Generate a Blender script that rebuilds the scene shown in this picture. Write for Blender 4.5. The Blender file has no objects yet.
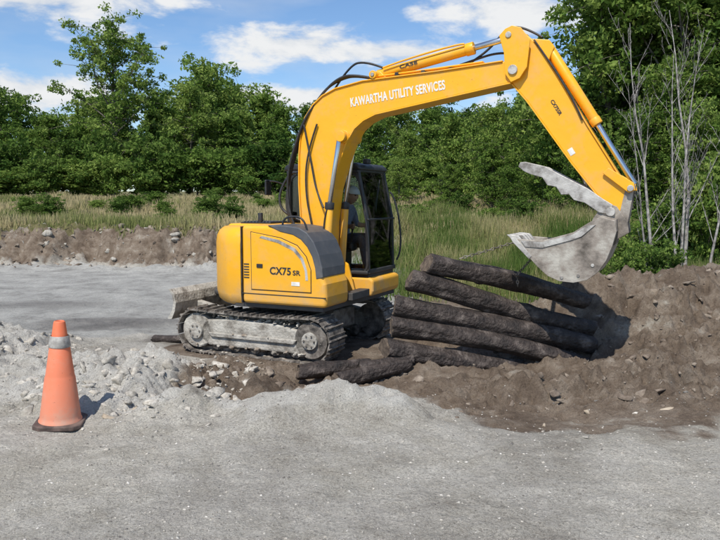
import bpy, bmesh, math, random
import numpy as np
from mathutils import Vector, Matrix, noise, Euler
random.seed(4); RNG=np.random.default_rng(4)
scene=bpy.context.scene
D=bpy.data
# ---------------------------------------------------------------- helpers
def link(o,parent=None):
    scene.collection.objects.link(o)
    if parent: o.parent=parent
    return o
def empty(name,loc=(0,0,0),rz=0):
    e=D.objects.new(name,None); e.location=loc; e.rotation_euler=(0,0,rz); e.empty_display_size=.2
    return link(e)
def mesh_obj(name,V,F,mat=None,parent=None,smooth=False,bevel=0,seg=2):
    m=D.meshes.new(name); m.from_pydata([tuple(v) for v in V],[],[tuple(f) for f in F]); m.update()
    bm=bmesh.new(); bm.from_mesh(m); bmesh.ops.recalc_face_normals(bm,faces=bm.faces); bm.to_mesh(m); bm.free()
    if mat:
        for mm in (mat if isinstance(mat,(list,tuple)) else [mat]): m.materials.append(mm)
    if smooth: m.polygons.foreach_set('use_smooth',[True]*len(m.polygons))
    o=D.objects.new(name,m); link(o,parent)
    if bevel:
        b=o.modifiers.new('b','BEVEL'); b.width=bevel; b.segments=seg; b.limit_method='ANGLE'; b.angle_limit=math.radians(35)
    return o
def prism(name,pts,y0,y1,mat,parent=None,bevel=.01,seg=2):
    n=len(pts); V=[(x,y0,z) for x,z in pts]+[(x,y1,z) for x,z in pts]
    F=[list(range(n)),list(range(2*n-1,n-1,-1))]+[(i,(i+1)%n,n+(i+1)%n,n+i) for i in range(n)]
    return mesh_obj(name,V,F,mat,parent,False,bevel,seg)
def prism_z(name,pts,z0,z1,mat,parent=None,bevel=.01,seg=3):
    n=len(pts); V=[(x,y,z0) for x,y in pts]+[(x,y,z1) for x,y in pts]
    F=[list(range(n)),list(range(2*n-1,n-1,-1))]+[(i,(i+1)%n,n+(i+1)%n,n+i) for i in range(n)]
    return mesh_obj(name,V,F,mat,parent,False,bevel,seg)
def box(name,c,s,mat,parent=None,bevel=.008,rot=None):
    V=[Vector((sx*s[0]/2,sy*s[1]/2,sz*s[2]/2)) for sx in(-1,1) for sy in(-1,1) for sz in(-1,1)]
    if rot: 
        R=Euler(rot).to_matrix(); V=[R@v for v in V]
    V=[v+Vector(c) for v in V]
    F=[(0,1,3,2),(4,6,7,5),(0,4,5,1),(2,3,7,6),(0,2,6,4),(1,5,7,3)]
    return mesh_obj(name,V,F,mat,parent,False,bevel)
def frame(d):
    d=Vector(d).normalized(); a=Vector((0,0,1)) if abs(d.z)<.9 else Vector((1,0,0))
    u=d.cross(a).normalized(); return u,d.cross(u).normalized()
def cyl(name,p1,p2,r,mat,parent=None,r2=None,n=20,bevel=.004):
    p1=Vector(p1);p2=Vector(p2); r2=r if r2 is None else r2
    u,w=frame(p2-p1); V=[]
    for p,rr in((p1,r),(p2,r2)):
        for i in range(n):
            a=2*math.pi*i/n; V.append(p+u*math.cos(a)*rr+w*math.sin(a)*rr)
    F=[list(range(n)),list(range(2*n-1,n-1,-1))]+[(i,(i+1)%n,n+(i+1)%n,n+i) for i in range(n)]
    o=mesh_obj(name,V,F,mat,parent,False,bevel)
    for p in o.data.polygons: p.use_smooth=len(p.vertices)==4
    return o
def hose(name,pts,r,mat,parent=None):
    c=D.curves.new(name,'CURVE'); c.dimensions='3D'; c.bevel_depth=r; c.bevel_resolution=3; c.resolution_u=8
    s=c.splines.new('NURBS'); s.points.add(len(pts)-1)
    for i,p in enumerate(pts): s.points[i].co=(*p,1)
    s.use_endpoint_u=True; s.order_u=3
    c.materials.append(mat); o=D.objects.new(name,c); return link(o,parent)
def join(objs,name,parent=None):
    dg=bpy.context.evaluated_depsgraph_get(); bm=bmesh.new(); mats=[]
    for o in objs:
        me=D.meshes.new_from_object(o.evaluated_get(dg))
        base=[]
        for mm in me.materials:
            if mm not in mats: mats.append(mm)
            base.append(mats.index(mm))
        for p in me.polygons: p.material_index=base[p.material_index] if base else 0
        bm.from_mesh(me); 
    m=D.meshes.new(name); bm.to_mesh(m); bm.free()
    for mm in mats: m.materials.append(mm)
    for o in objs: D.objects.remove(o)
    o=D.objects.new(name,m); return link(o,parent)
def fast_quads(name,V,Q,mats,midx=None,tint=None,parent=None,smooth=False,doobj=True):
    m=D.meshes.new(name); V=np.asarray(V,dtype=np.float32); Q=np.asarray(Q,dtype=np.int32)
    m.vertices.add(len(V)); m.vertices.foreach_set('co',V.ravel())
    m.loops.add(Q.size); m.loops.foreach_set('vertex_index',Q.ravel())
    m.polygons.add(len(Q)); m.polygons.foreach_set('loop_start',np.arange(0,Q.size,4,dtype=np.int32))
    for mm in mats: m.materials.append(mm)
    if midx is not None: m.polygons.foreach_set('material_index',np.asarray(midx,dtype=np.int32))
    if smooth: m.polygons.foreach_set('use_smooth',np.ones(len(Q),dtype=bool))
    if tint is not None:
        a=m.attributes.new('tint','FLOAT','POINT'); a.data.foreach_set('value',np.asarray(tint,dtype=np.float32))
    m.update(calc_edges=True); m.validate()
    if not doobj: return m
    return link(D.objects.new(name,m),parent)
# ---------------------------------------------------------------- materials
def newmat(name):
    m=D.materials.new(name); m.use_nodes=True; nt=m.node_tree; return m,nt,nt.nodes['Principled BSDF']
def N(nt,t,**kw):
    n=nt.nodes.new(t)
    for k,v in kw.items(): setattr(n,k,v)
    return n
def pmat(name,cols,scale=6,rough=.6,bump=.0,bscale=40,metal=0,detail=5,lo=.35,hi=.65,bdist=.01,stretch=None):
    m,nt,b=newmat(name); L=nt.links.new
    tc=N(nt,'ShaderNodeTexCoord'); src=tc.outputs['Object']
    if stretch:
        mp=N(nt,'ShaderNodeMapping'); mp.inputs['Scale'].default_value=stretch; L(src,mp.inputs[0]); src=mp.outputs[0]
    nz=N(nt,'ShaderNodeTexNoise'); nz.inputs['Scale'].default_value=scale; nz.inputs['Detail'].default_value=detail; nz.inputs['Roughness'].default_value=.62
    L(src,nz.inputs['Vector'])
    cr=N(nt,'ShaderNodeValToRGB'); e=cr.color_ramp.elements
    e[0].position=lo; e[1].position=hi; e[0].color=(*cols[0],1); e[1].color=(*cols[-1],1)
    if len(cols)==3: 
        k=cr.color_ramp.elements.new((lo+hi)/2); k.color=(*cols[1],1)
    L(nz.outputs['Fac'],cr.inputs[0]); L(cr.outputs[0],b.inputs['Base Color'])
    b.inputs['Roughness'].default_value=rough; b.inputs['Metallic'].default_value=metal
    if bump:
        n2=N(nt,'ShaderNodeTexNoise'); n2.inputs['Scale'].default_value=bscale; n2.inputs['Detail'].default_value=5; L(src,n2.inputs['Vector'])
        bp=N(nt,'ShaderNodeBump'); bp.inputs['Strength'].default_value=bump; bp.inputs['Distance'].default_value=bdist
        L(n2.outputs['Fac'],bp.inputs['Height']); L(bp.outputs[0],b.inputs['Normal'])
    return m
def paint_mat(name,col,dust,dirt_lo,dirt_hi,rough=.38):
    m,nt,b=newmat(name); L=nt.links.new
    tc=N(nt,'ShaderNodeTexCoord'); sp=N(nt,'ShaderNodeSeparateXYZ'); L(tc.outputs['Object'],sp.inputs[0])
    nz=N(nt,'ShaderNodeTexNoise'); nz.inputs['Scale'].default_value=3.5; nz.inputs['Detail'].default_value=8; nz.inputs['Roughness'].default_value=.72; L(tc.outputs['Object'],nz.inputs['Vector'])
    mr=N(nt,'ShaderNodeMapRange'); mr.inputs[1].default_value=dirt_hi; mr.inputs[2].default_value=dirt_lo; mr.inputs[3].default_value=0; mr.inputs[4].default_value=1; L(sp.outputs[2],mr.inputs[0])
    m2=N(nt,'ShaderNodeMapRange'); m2.inputs[1].default_value=.49; m2.inputs[2].default_value=.82; m2.inputs[3].default_value=.01; m2.inputs[4].default_value=.5; L(nz.outputs['Fac'],m2.inputs[0])
    ad=N(nt,'ShaderNodeMath',operation='MULTIPLY_ADD'); L(mr.outputs[0],ad.inputs[0]); L(nz.outputs['Fac'],ad.inputs[1]); L(m2.outputs[0],ad.inputs[2]); ad.use_clamp=True
    mx=N(nt,'ShaderNodeMix',data_type='RGBA'); mx.inputs[6].default_value=(*col,1); mx.inputs[7].default_value=(*dust,1)
    L(ad.outputs[0],mx.inputs[0])
    sc=N(nt,'ShaderNodeTexNoise'); sc.inputs['Scale'].default_value=42; sc.inputs['Detail'].default_value=3; L(tc.outputs['Object'],sc.inputs['Vector'])
    sm_=N(nt,'ShaderNodeMapRange'); sm_.inputs[1].default_value=.69; sm_.inputs[2].default_value=.74; sm_.inputs[4].default_value=.5; L(sc.outputs['Fac'],sm_.inputs[0])
    m3=N(nt,'ShaderNodeMix',data_type='RGBA'); L(sm_.outputs[0],m3.inputs[0]); L(mx.outputs[2],m3.inputs[6]); m3.inputs[7].default_value=(col[0]*.35,col[1]*.35,col[2]*.5+.01,1)
    L(m3.outputs[2],b.inputs['Base Color'])
    rr=N(nt,'ShaderNodeMapRange'); rr.inputs[3].default_value=rough; rr.inputs[4].default_value=.85; L(ad.outputs[0],rr.inputs[0]); L(rr.outputs[0],b.inputs['Roughness'])
    n3=N(nt,'ShaderNodeTexNoise'); n3.inputs['Scale'].default_value=7; L(tc.outputs['Object'],n3.inputs['Vector'])
    bp=N(nt,'ShaderNodeBump'); bp.inputs['Strength'].default_value=.12; bp.inputs['Distance'].default_value=.03; L(n3.outputs['Fac'],bp.inputs['Height']); L(bp.outputs[0],b.inputs['Normal'])
    return m
YEL=paint_mat('yellow_paint',(.86,.41,.010),(.42,.33,.22),.55,1.25)
YEL2=paint_mat('yellow_paint_arm',(.86,.41,.010),(.42,.33,.22),1.0,2.0)
BLK=paint_mat('black_frame_paint',(.016,.017,.02),(.12,.11,.1),.6,1.5,.45)
GRYP=paint_mat('grey_band_paint',(.07,.075,.085),(.2,.19,.17),.6,1.6,.5)
MUDM=pmat('dried_mud_metal',[(.16,.14,.115),(.37,.345,.30),(.50,.475,.42)],6,.9,.8,30,0,bdist=.02,lo=.32,hi=.68)
TRK=pmat('track_steel',[(.045,.04,.035),(.16,.14,.12),(.32,.29,.25)],9,.75,.5,40,.2)
STL=pmat('worn_steel',[(.20,.18,.16),(.44,.42,.39),(.56,.54,.50)],6,.55,.35,50,.25)
BKT=pmat('bucket_steel',[(.09,.075,.06),(.29,.25,.21),(.48,.45,.39)],4,.55,.5,30,.2,lo=.32,hi=.68)
CHR=pmat('chrome_rod',[(.55,.55,.56),(.7,.7,.7)],4,.18,0,0,1)
RUB=pmat('rubber_hose',[(.012,.012,.013),(.035,.034,.033)],20,.5,.2)
WHT=pmat('white_decal',[(.62,.6,.55),(.8,.79,.76)],14,.5)
DRK=pmat('dark_decal',[(.02,.02,.02),(.05,.05,.05)],14,.5)
SEATM=pmat('seat_fabric',[(.03,.03,.035),(.06,.06,.065)],30,.9)
WOOD=pmat('wet_log_bark',[(.010,.007,.006),(.040,.029,.024),(.17,.14,.12)],6,.7,1.0,26,0,bdist=.035,lo=.3,hi=.76)
WEND=pmat('log_cut_end',[(.05,.035,.025),(.16,.12,.085)],18,.9,.5,60)
SKIN=pmat('skin',[(.42,.23,.16),(.5,.29,.2)],12,.55)
SHIRT=pmat('work_shirt',[(.14,.16,.22),(.22,.25,.33)],20,.9,.3,60)
JEAN=pmat('jeans',[(.025,.035,.06),(.05,.07,.11)],40,.9)
HAT=pmat('hard_hat_shell',[(.7,.7,.66),(.8,.8,.78)],8,.4)
def glass():
    m,nt,b=newmat('cab_glass'); L=nt.links.new; nt.nodes.remove(b); out=nt.nodes['Material Output']
    t=N(nt,'ShaderNodeBsdfTransparent'); t.inputs[0].default_value=(.92,.95,.94,1)
    g=N(nt,'ShaderNodeBsdfGlossy'); g.inputs['Roughness'].default_value=.03
    f=N(nt,'ShaderNodeFresnel'); f.inputs[0].default_value=1.5
    x=N(nt,'ShaderNodeMixShader'); L(f.outputs[0],x.inputs[0]); L(t.outputs[0],x.inputs[1]); L(g.outputs[0],x.inputs[2]); L(x.outputs[0],out.inputs[0]); return m
GLS=glass()
def leafmat(name,c0,c1,c2,trans=.3):
    m,nt,b=newmat(name); L=nt.links.new; out=nt.nodes['Material Output']
    nt.nodes.remove(b); b=N(nt,'ShaderNodeBsdfDiffuse')
    at=N(nt,'ShaderNodeAttribute',attribute_name='tint'); oi=N(nt,'ShaderNodeObjectInfo')
    ad=N(nt,'ShaderNodeMath',operation='MULTIPLY_ADD'); L(oi.outputs['Random'],ad.inputs[0]); ad.inputs[1].default_value=.55; 
    L(at.outputs['Fac'],ad.inputs[2])
    sb=N(nt,'ShaderNodeMath',operation='SUBTRACT'); L(ad.outputs[0],sb.inputs[0]); sb.inputs[1].default_value=.2
    cr=N(nt,'ShaderNodeValToRGB'); e=cr.color_ramp.elements; e[0].color=(*c0,1); e[1].color=(*c2,1); k=e.new(.5); k.color=(*c1,1)
    L(sb.outputs[0],cr.inputs[0]); L(cr.outputs[0],b.inputs['Color'])
    tr=N(nt,'ShaderNodeBsdfTranslucent'); L(cr.outputs[0],tr.inputs[0])
    x=N(nt,'ShaderNodeMixShader'); x.inputs[0].default_value=trans; L(b.outputs[0],x.inputs[1]); L(tr.outputs[0],x.inputs[2]); L(x.outputs[0],out.inputs[0]); return m
LEAF=leafmat('foliage_leaves',(.055,.105,.022),(.145,.235,.048),(.27,.35,.09),.40)
LEAFD=leafmat('foliage_leaves_dark',(.032,.070,.018),(.090,.160,.034),(.18,.26,.062),.40)
GRS=leafmat('grass_blades',(.09,.15,.035),(.25,.26,.10),(.46,.39,.22),.25)
BARK=pmat('tree_bark',[(.07,.06,.05),(.18,.16,.13)],12,.9)
BARKG=pmat('grey_birch_bark',[(.10,.09,.08),(.26,.24,.22),(.42,.40,.37)],8,.85)
# ---------------------------------------------------------------- terrain
EX=Vector((-.83,10.0)); EA=math.radians(-25)
def sm(a,b,t):
    t=(t-a)/(b-a); t=0 if t<0 else 1 if t>1 else t
    return t*t*(3-2*t)
def nz(x,y,s,o=3,off=0): return noise.fractal(Vector((x*s+off,y*s+off*.7,off*1.3)),1.0,2.0,o)
def G(x,y,cx,cy,sx,sy): return math.exp(-((x-cx)/sx)**2-((y-cy)/sy)**2)
def terr(x,y):
    n1=nz(x,y,.55,3,3.1); n2=nz(x,y,1.6,3,8.1)
    yy=y+n1*.4+n2*.3
    far=1-sm(14,18,y)
    wL=1-sm(-2.4,-1.3,x); wR=sm(.6,1.6,x)
    fall=sm(5.6,7.0,yy)*(1-wL)*(1-wR)+sm(6.2,9.8,yy)*wL+sm(5.0,7.2,yy)*wR
    z=.36*(1-fall)+.10*fall
    xm,ym=x+.22*n2,y+.20*n2
    mound=min(1,G(xm,ym,-.60,5.95,.62,.50)+.72*G(xm,ym,.22,6.0,.55,.40)+.45*G(xm,ym,-1.35,6.1,.4,.3))
    z+=.27*mound
    rub=min(1,1.25*G(xm,ym,-2.7,7.1,1.25,.85)+G(xm,ym,-4.9,8.4,1.2,1.5)+.9*G(xm,ym,-2.0,7.9,.7,.6)+1.1*G(xm,ym,-1.85,6.2,.5,.5))
    z+=.13*G(xm,ym,-2.2,6.9,.7,.5)+.40*G(xm,ym,-5.0,8.9,1.0,1.1)+.13*G(xm,ym,-3.1,7.9,.9,.6)+.10*G(xm,ym,-1.6,7.3,.4,.35)
    r1=G(xm,ym,5.0,10.8,1.9,1.5); r2=G(xm,ym,3.5,9.9,1.2,.9); r3=G(xm,ym,8.2,11.5,2.4,1.6); r4=G(xm,ym,2.7,7.1,1.3,.6); r5=G(xm,ym,4.6,8.4,1.3,.7); r6=G(xm,ym,3.4,6.2,.9,.35)
    z+=.76*r1+.45*r2+.85*r3+.14*r4+.28*r5+.06*r6+.18*G(x,y,.7,8.35,.7,.45)+.2*G(x,y,2.2,9.7,1.2,.6)
    heap=min(1,r1+r2+r3+1.2*r4+r5+.5*r6)
    pit=sm(6.2,7.0,yy)*(1-sm(9.6,11,y))*sm(-2.3,-1.5,x)*(1-sm(9,12,x))
    dx,dy=x-EX.x,y-EX.y; c,s=math.cos(-EA),math.sin(-EA); lx=c*dx-s*dy; ly=s*dx+c*dy
    fp=(1-sm(1.35,1.8,abs(lx+.1)))*(1-sm(1.15,1.5,abs(ly)))
    z=z*(1-fp)+.12*fp
    nb=nz(x,y*0,.45,3,9.)*1.0
    bl=1-sm(-1,3,x)
    bank=1.22*(sm(21.4+nb,23.0+nb,y)*.85+.15*sm(19.5+nb,25,y))*bl+(1-bl)*1.25*sm(15,25,y)
    z+=bank+1.25*sm(25,62,y)+1.5*sm(62,160,y)
    bf=bl*math.exp(-((y-22.2-nb)/1.0)**2)
    rough=.012+.16*rub+.10*pit*(1-.85*fp)+.16*heap*far+.32*bf+.075*mound
    t6=nz(x,y,6.5,4,1.)
    z+=rough*(nz(x,y,2.1,4,5.)*.8+.6*abs(t6))
    if rough>.03:
        rd=1-abs(nz(x,y,4.2,3,12.))*1.8
        z+=rough*.35*max(0,rd)
        cl=noise.voronoi(Vector((x*4.3,y*4.3,n2)))[0]
        z+=min(rough,.13)*.6*max(0,.55-cl[0]*1.2)
    else:
        z+=.014*max(0,t6)+.014*nz(x,y,3.,3,17)
    z+=.022*nz(x,y,1.2,3,7.)
    grass=sm(22.3+nb,23.0+nb,y+.4*n2)*bl+(1-bl)*sm(13.5,16,y+n1*1.5)
    grass=max(grass,sm(9,13,x)*sm(12,14,y))
    brown=min(1,max(pit*.95,heap*1.0*sm(5.5,6.5,yy)*1.2,bf*.75,fp))
    brown=max(brown,.9*sm(5.25,6.2,yy+.5*nz(x,y,1.5,3,2))*sm(.5,1.3,x)*(1-grass))
    brown*=1-.95*min(1,mound*1.5)
    road=sm(9.5,11.5,y+n1)*(1-sm(1,3,x))*(1-min(1,bf*1.2))
    wet=min(1,.8*G(xm,ym,-4.4,11.8,1.7,.8)+.9*G(xm,ym,-2.7,10.4,.7,.5)+.6*G(xm,ym,-6.5,14,2.5,1)+.7*G(xm,ym,-.9,7.4,.9,.35))
    return z,brown,grass,road,rough,wet,max(mound,.8*rub)
def spaced(segs):
    out=[segs[0][0]]
    for a,b,n in segs: 
        out+=list(np.linspace(a,b,n+1)[1:])
    return out
ys=spaced([(-30,2,16),(2,3.4,34),(3.4,9.2,210),(9.2,13,80),(13,20,50),(20,24.5,70),(24.5,70,60),(70,450,26)])
xs=spaced([(-350,-40,16),(-40,-13,50),(-13,-6,80),(-6,6,330),(6,12,80),(12,40,30),(40,350,16)])
nx,ny=len(xs),len(ys); V=np.zeros((nx*ny,3)); C=np.zeros((nx*ny,4)); TT=np.zeros(nx*ny)
k=0
for y in ys:
    for x in xs:
        z,b,g,r,_,mo,dl=terr(x,y); V[k]=(x,y,z); C[k]=(b,g,r,mo); TT[k]=dl; k+=1
I=np.arange(nx*ny).reshape(ny,nx)
Q=np.stack([I[:-1,:-1],I[:-1,1:],I[1:,1:],I[1:,:-1]],-1).reshape(-1,4)
gm,nt,b=newmat('ground_soil'); L=nt.links.new
tc=N(nt,'ShaderNodeTexCoord'); at=N(nt,'ShaderNodeAttribute',attribute_name='region'); sp=N(nt,'ShaderNodeSeparateColor'); L(at.outputs['Color'],sp.inputs[0])
def nzn(s,d=5,r=.6):
    n=N(nt,'ShaderNodeTexNoise'); n.inputs['Scale'].default_value=s; n.inputs['Detail'].default_value=d; n.inputs['Roughness'].default_value=r; L(tc.outputs['Object'],n.inputs['Vector']); return n.outputs['Fac']
def ramp(src,stops):
    c=N(nt,'ShaderNodeValToRGB'); e=c.color_ramp.elements; e[0].position=stops[0][0]; e[0].color=(*stops[0][1],1); e[1].position=stops[-1][0]; e[1].color=(*stops[-1][1],1)
    for p,cc in stops[1:-1]:
        q=e.new(p); q.color=(*cc,1)
    L(src,c.inputs[0]); return c.outputs[0]
def mix(f,a,bb,bt='MIX'):
    m=N(nt,'ShaderNodeMix',data_type='RGBA',blend_type=bt)
    if isinstance(f,float): m.inputs[0].default_value=f
    else: L(f,m.inputs[0])
    L(a,m.inputs[6]); L(bb,m.inputs[7]); return m.outputs[2]
big=nzn(1.6,9,.70)
def edge(src,amt=.5):
    a=N(nt,'ShaderNodeMath',operation='MULTIPLY_ADD'); L(big,a.inputs[0]); a.inputs[1].default_value=amt*2; L(src,a.inputs[2])
    m=N(nt,'ShaderNodeMapRange'); m.inputs[1].default_value=.5+amt*.7; m.inputs[2].default_value=.5+amt*1.3; L(a.outputs[0],m.inputs[0]); m.interpolation_type='SMOOTHSTEP'; return m.outputs[0]
gravel=ramp(big,[(.28,(.32,.29,.245)),(.44,(.45,.425,.37)),(.56,(.53,.505,.45)),(.72,(.62,.595,.53))])
patch=ramp(nzn(.55,4,.6),[(.38,(.80,.79,.79)),(.52,(1,1,1)),(.64,(1.08,1.07,1.05))])
gravel=mix(.8,gravel,patch,'MULTIPLY')
fine=nzn(60,4,.85)
vor=N(nt,'ShaderNodeTexVoronoi'); vor.inputs['Scale'].default_value=75; L(tc.outputs['Object'],vor.inputs['Vector'])
vsp=N(nt,'ShaderNodeSeparateColor'); L(vor.outputs['Color'],vsp.inputs[0])
peb=ramp(vsp.outputs[0],[(.0,(.55,.53,.50)),(.2,(.88,.87,.86)),(.7,(1.02,1.02,1.01)),(.93,(1.12,1.11,1.10)),(1.0,(1.25,1.24,1.22))])
speck=ramp(fine,[(.32,(.46,.45,.43)),(.46,(.97,.96,.95)),(.70,(1.18,1.17,1.15))])
gravel=mix(.85,gravel,speck,'MULTIPLY'); gravel=mix(.55,gravel,peb,'MULTIPLY')
dry=ramp(big,[(.3,(.42,.395,.345)),(.55,(.58,.56,.51)),(.7,(.64,.62,.57))]); dry=mix(.75,dry,speck,'MULTIPLY')
tat=N(nt,'ShaderNodeAttribute',attribute_name='tint')
gravel=mix(edge(tat.outputs['Fac'],.35),gravel,dry)
mudn=nzn(2.6,8,.72)
mud=ramp(mudn,[(.3,(.095,.068,.049)),(.47,(.185,.142,.105)),(.59,(.27,.22,.17)),(.71,(.42,.385,.325))])
mud=mix(.7,mud,speck,'MULTIPLY')
roadc=ramp(big,[(.34,(.27,.262,.24)),(.5,(.40,.39,.36)),(.66,(.50,.49,.45))])
roadc=mix(.4,roadc,speck,'MULTIPLY')
gc=ramp(mudn,[(.3,(.07,.09,.03)),(.55,(.17,.15,.07)),(.75,(.26,.22,.12))])
col=mix(edge(sp.outputs[2],.25),gravel,roadc)
col=mix(edge(sp.outputs[0],.4),col,mud)
wetf=edge(at.outputs['Alpha'],.5)
dk=N(nt,'ShaderNodeRGB'); dk.outputs[0].default_value=(.58,.56,.55,1)
col2=mix(1.0,col,dk.outputs[0],'MULTIPLY'); col=mix(wetf,col,col2)
col=mix(edge(sp.outputs[1],.3),col,gc)
L(col,b.inputs['Base Color']); b.inputs['Specular IOR Level'].default_value=.2
wr=N(nt,'ShaderNodeMapRange'); wr.inputs[3].default_value=.97; wr.inputs[4].default_value=.6; L(wetf,wr.inputs[0]); L(wr.outputs[0],b.inputs['Roughness'])
bp=N(nt,'ShaderNodeBump'); bp.inputs['Strength'].default_value=1; bp.inputs['Distance'].default_value=.022; L(fine,bp.inputs['Height'])
bp2=N(nt,'ShaderNodeBump'); bp2.inputs['Strength'].default_value=.85; bp2.inputs['Distance'].default_value=.06; L(nzn(10,5,.7),bp2.inputs['Height']); L(bp.outputs[0],bp2.inputs['Normal']); L(bp2.outputs[0],b.inputs['Normal'])
g=fast_quads('ground',V,Q,[gm],smooth=True,tint=TT)
ca=g.data.color_attributes.new('region','FLOAT_COLOR','POINT'); ca.data.foreach_set('color',C.ravel().astype(np.float32))
# ---------------------------------------------------------------- rubble
bm=bmesh.new(); bmesh.ops.create_icosphere(bm,subdivisions=2,radius=1); iv=np.array([v.co[:] for v in bm.verts]); ifc=np.array([[v.index for v in f.verts] for f in bm.faces]); bm.free()
bm=bmesh.new(); bmesh.ops.create_icosphere(bm,subdivisions=1,radius=1); iv1=np.array([v.co[:] for v in bm.verts]); ifc1=np.array([[v.index for v in f.verts] for f in bm.faces]); bm.free()
def rocks(name,pts,sizes,mats,flat=.65):
    Vs=[];Fs=[];mi=[];off=0
    for (x,y,z),s in zip(pts,sizes):
        small=s<.02
        v=(iv1 if small else iv).copy(); fc=ifc1 if small else ifc
        if not small:
            n=RNG.normal(size=(7,3)); n/=np.linalg.norm(n,axis=1)[:,None]
            for q in n:
                d=v@q; t=.35+.35*RNG.random(); over=d>t
                v[over]-=np.outer((d[over]-t),q)
        v*= (1+.14*RNG.normal(size=(len(v),1)))
        sc=s*np.array([1+.5*RNG.random(),.6+.5*RNG.random(),flat*(.7+.6*RNG.random())]); a=RNG.random()*6.28
        tl=RNG.normal()*.3; v=v*sc; v=np.stack([v[:,0]*math.cos(tl)-v[:,2]*math.sin(tl),v[:,1],v[:,0]*math.sin(tl)+v[:,2]*math.cos(tl)],1)
        c_,s_=math.cos(a),math.sin(a); v=np.stack([v[:,0]*c_-v[:,1]*s_,v[:,0]*s_+v[:,1]*c_,v[:,2]],1)
        Vs.append(v+np.array([x,y,z-s*.12])); Fs.append(fc+off); off+=len(v); mi+= [int(RNG.random()*len(mats))]*len(fc)
    V=np.concatenate(Vs);F=np.concatenate(Fs)
    m=D.meshes.new(name); m.vertices.add(len(V)); m.vertices.foreach_set('co',V.astype(np.float32).ravel())
    m.loops.add(F.size); m.loops.foreach_set('vertex_index',F.astype(np.int32).ravel()); m.polygons.add(len(F)); m.polygons.foreach_set('loop_start',np.arange(0,F.size,3,dtype=np.int32))
    for mm in mats: m.materials.append(mm)
    m.polygons.foreach_set('material_index',np.array(mi,dtype=np.int32)); m.update(calc_edges=True); m.validate()
    return link(D.objects.new(name,m))
RG=pmat('rubble_grey',[(.24,.22,.185),(.46,.43,.375)],22,.95,.8,60)
RG2=pmat('rubble_soil',[(.30,.27,.225),(.55,.515,.45)],26,.95,.8,60)
RB=pmat('rubble_brown',[(.10,.075,.055),(.22,.175,.135)],16,.95,.8,50)
RB2=pmat('rubble_brown_dry',[(.16,.125,.095),(.31,.26,.205)],16,.95,.8,50)
RL=pmat('rubble_light',[(.42,.40,.35),(.60,.57,.52)],14,.95,.4,50)
RD=pmat('rubble_dark',[(.11,.10,.09),(.21,.195,.17)],14,.9,.4,50)
def scatter(n,xr,yr,smin,smax,acc,power=2.5):
    P=[];S=[]
    t=0
    while len(P)<n and t<n*30:
        t+=1; x=random.uniform(*xr); y=random.uniform(*yr); z,bb,gg,rr,ro,mo,_=terr(x,y)
        if random.random()<acc(x,y,bb,gg,ro): P.append((x,y,z)); S.append(smin+(smax-smin)*random.random()**power)
    return P,S
def infp(x,y):
    dx,dy=x-EX.x,y-EX.y; c,s=math.cos(-EA),math.sin(-EA); return abs(c*dx-s*dy+.1)<1.5 and abs(s*dx+c*dy)<1.25
P,S=scatter(1900,(-6,-1.2),(5.6,10.5),.008,.10,lambda x,y,b_,g_,r: min(1,(r-.02)*8)*(.35+.65*(nz(x,y,1.4,2,2)>0)) if not infp(x,y) else 0,5)
rocks('rubble_pile',P,S,[RG,RG2,RG2])
P,S=scatter(2600,(-2.0,9),(5.3,13),.008,.085,lambda x,y,b_,g_,r: min(1,(r-.008)*8)*b_ if not infp(x,y) else 0,5)
rocks('dirt_clods',P,S,[RB,RB2,RB2,RB])
P,S=scatter(500,(-14,-3),(21,23.4),.02,.20,lambda x,y,b_,g_,r: min(1,(r-.04)*8),5)
rocks('bank_clods',P,S,[RG,RB2,RB])
P,S=scatter(7000,(-4.2,4.2),(2.9,7.0),.0025,.012,lambda x,y,b_,g_,r: 1-.7*b_,3.4)
rocks('gravel_stones',P,S,[RG,RG2,RL,RD])
P,S=scatter(130,(-4.2,4.2),(3.2,7.0),.010,.030,lambda x,y,b_,g_,r: 1,3)
rocks('loose_stones',P,S,[RG,RG2,RD])
P=[(2.75,6.15,terr(2.75,6.15)[0]),(2.1,6.3,terr(2.1,6.3)[0]),(-1.95,5.85,terr(-1.95,5.85)[0]),(1.6,5.9,terr(1.6,5.9)[0]),(-2.12,5.72,terr(-2.12,5.72)[0])]
rocks('flat_stones',P,[.09,.05,.10,.03,.07],[pmat('tan_stone',[(.3,.24,.17),(.44,.37,.28)],6,.9,.3)],.45)
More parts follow.
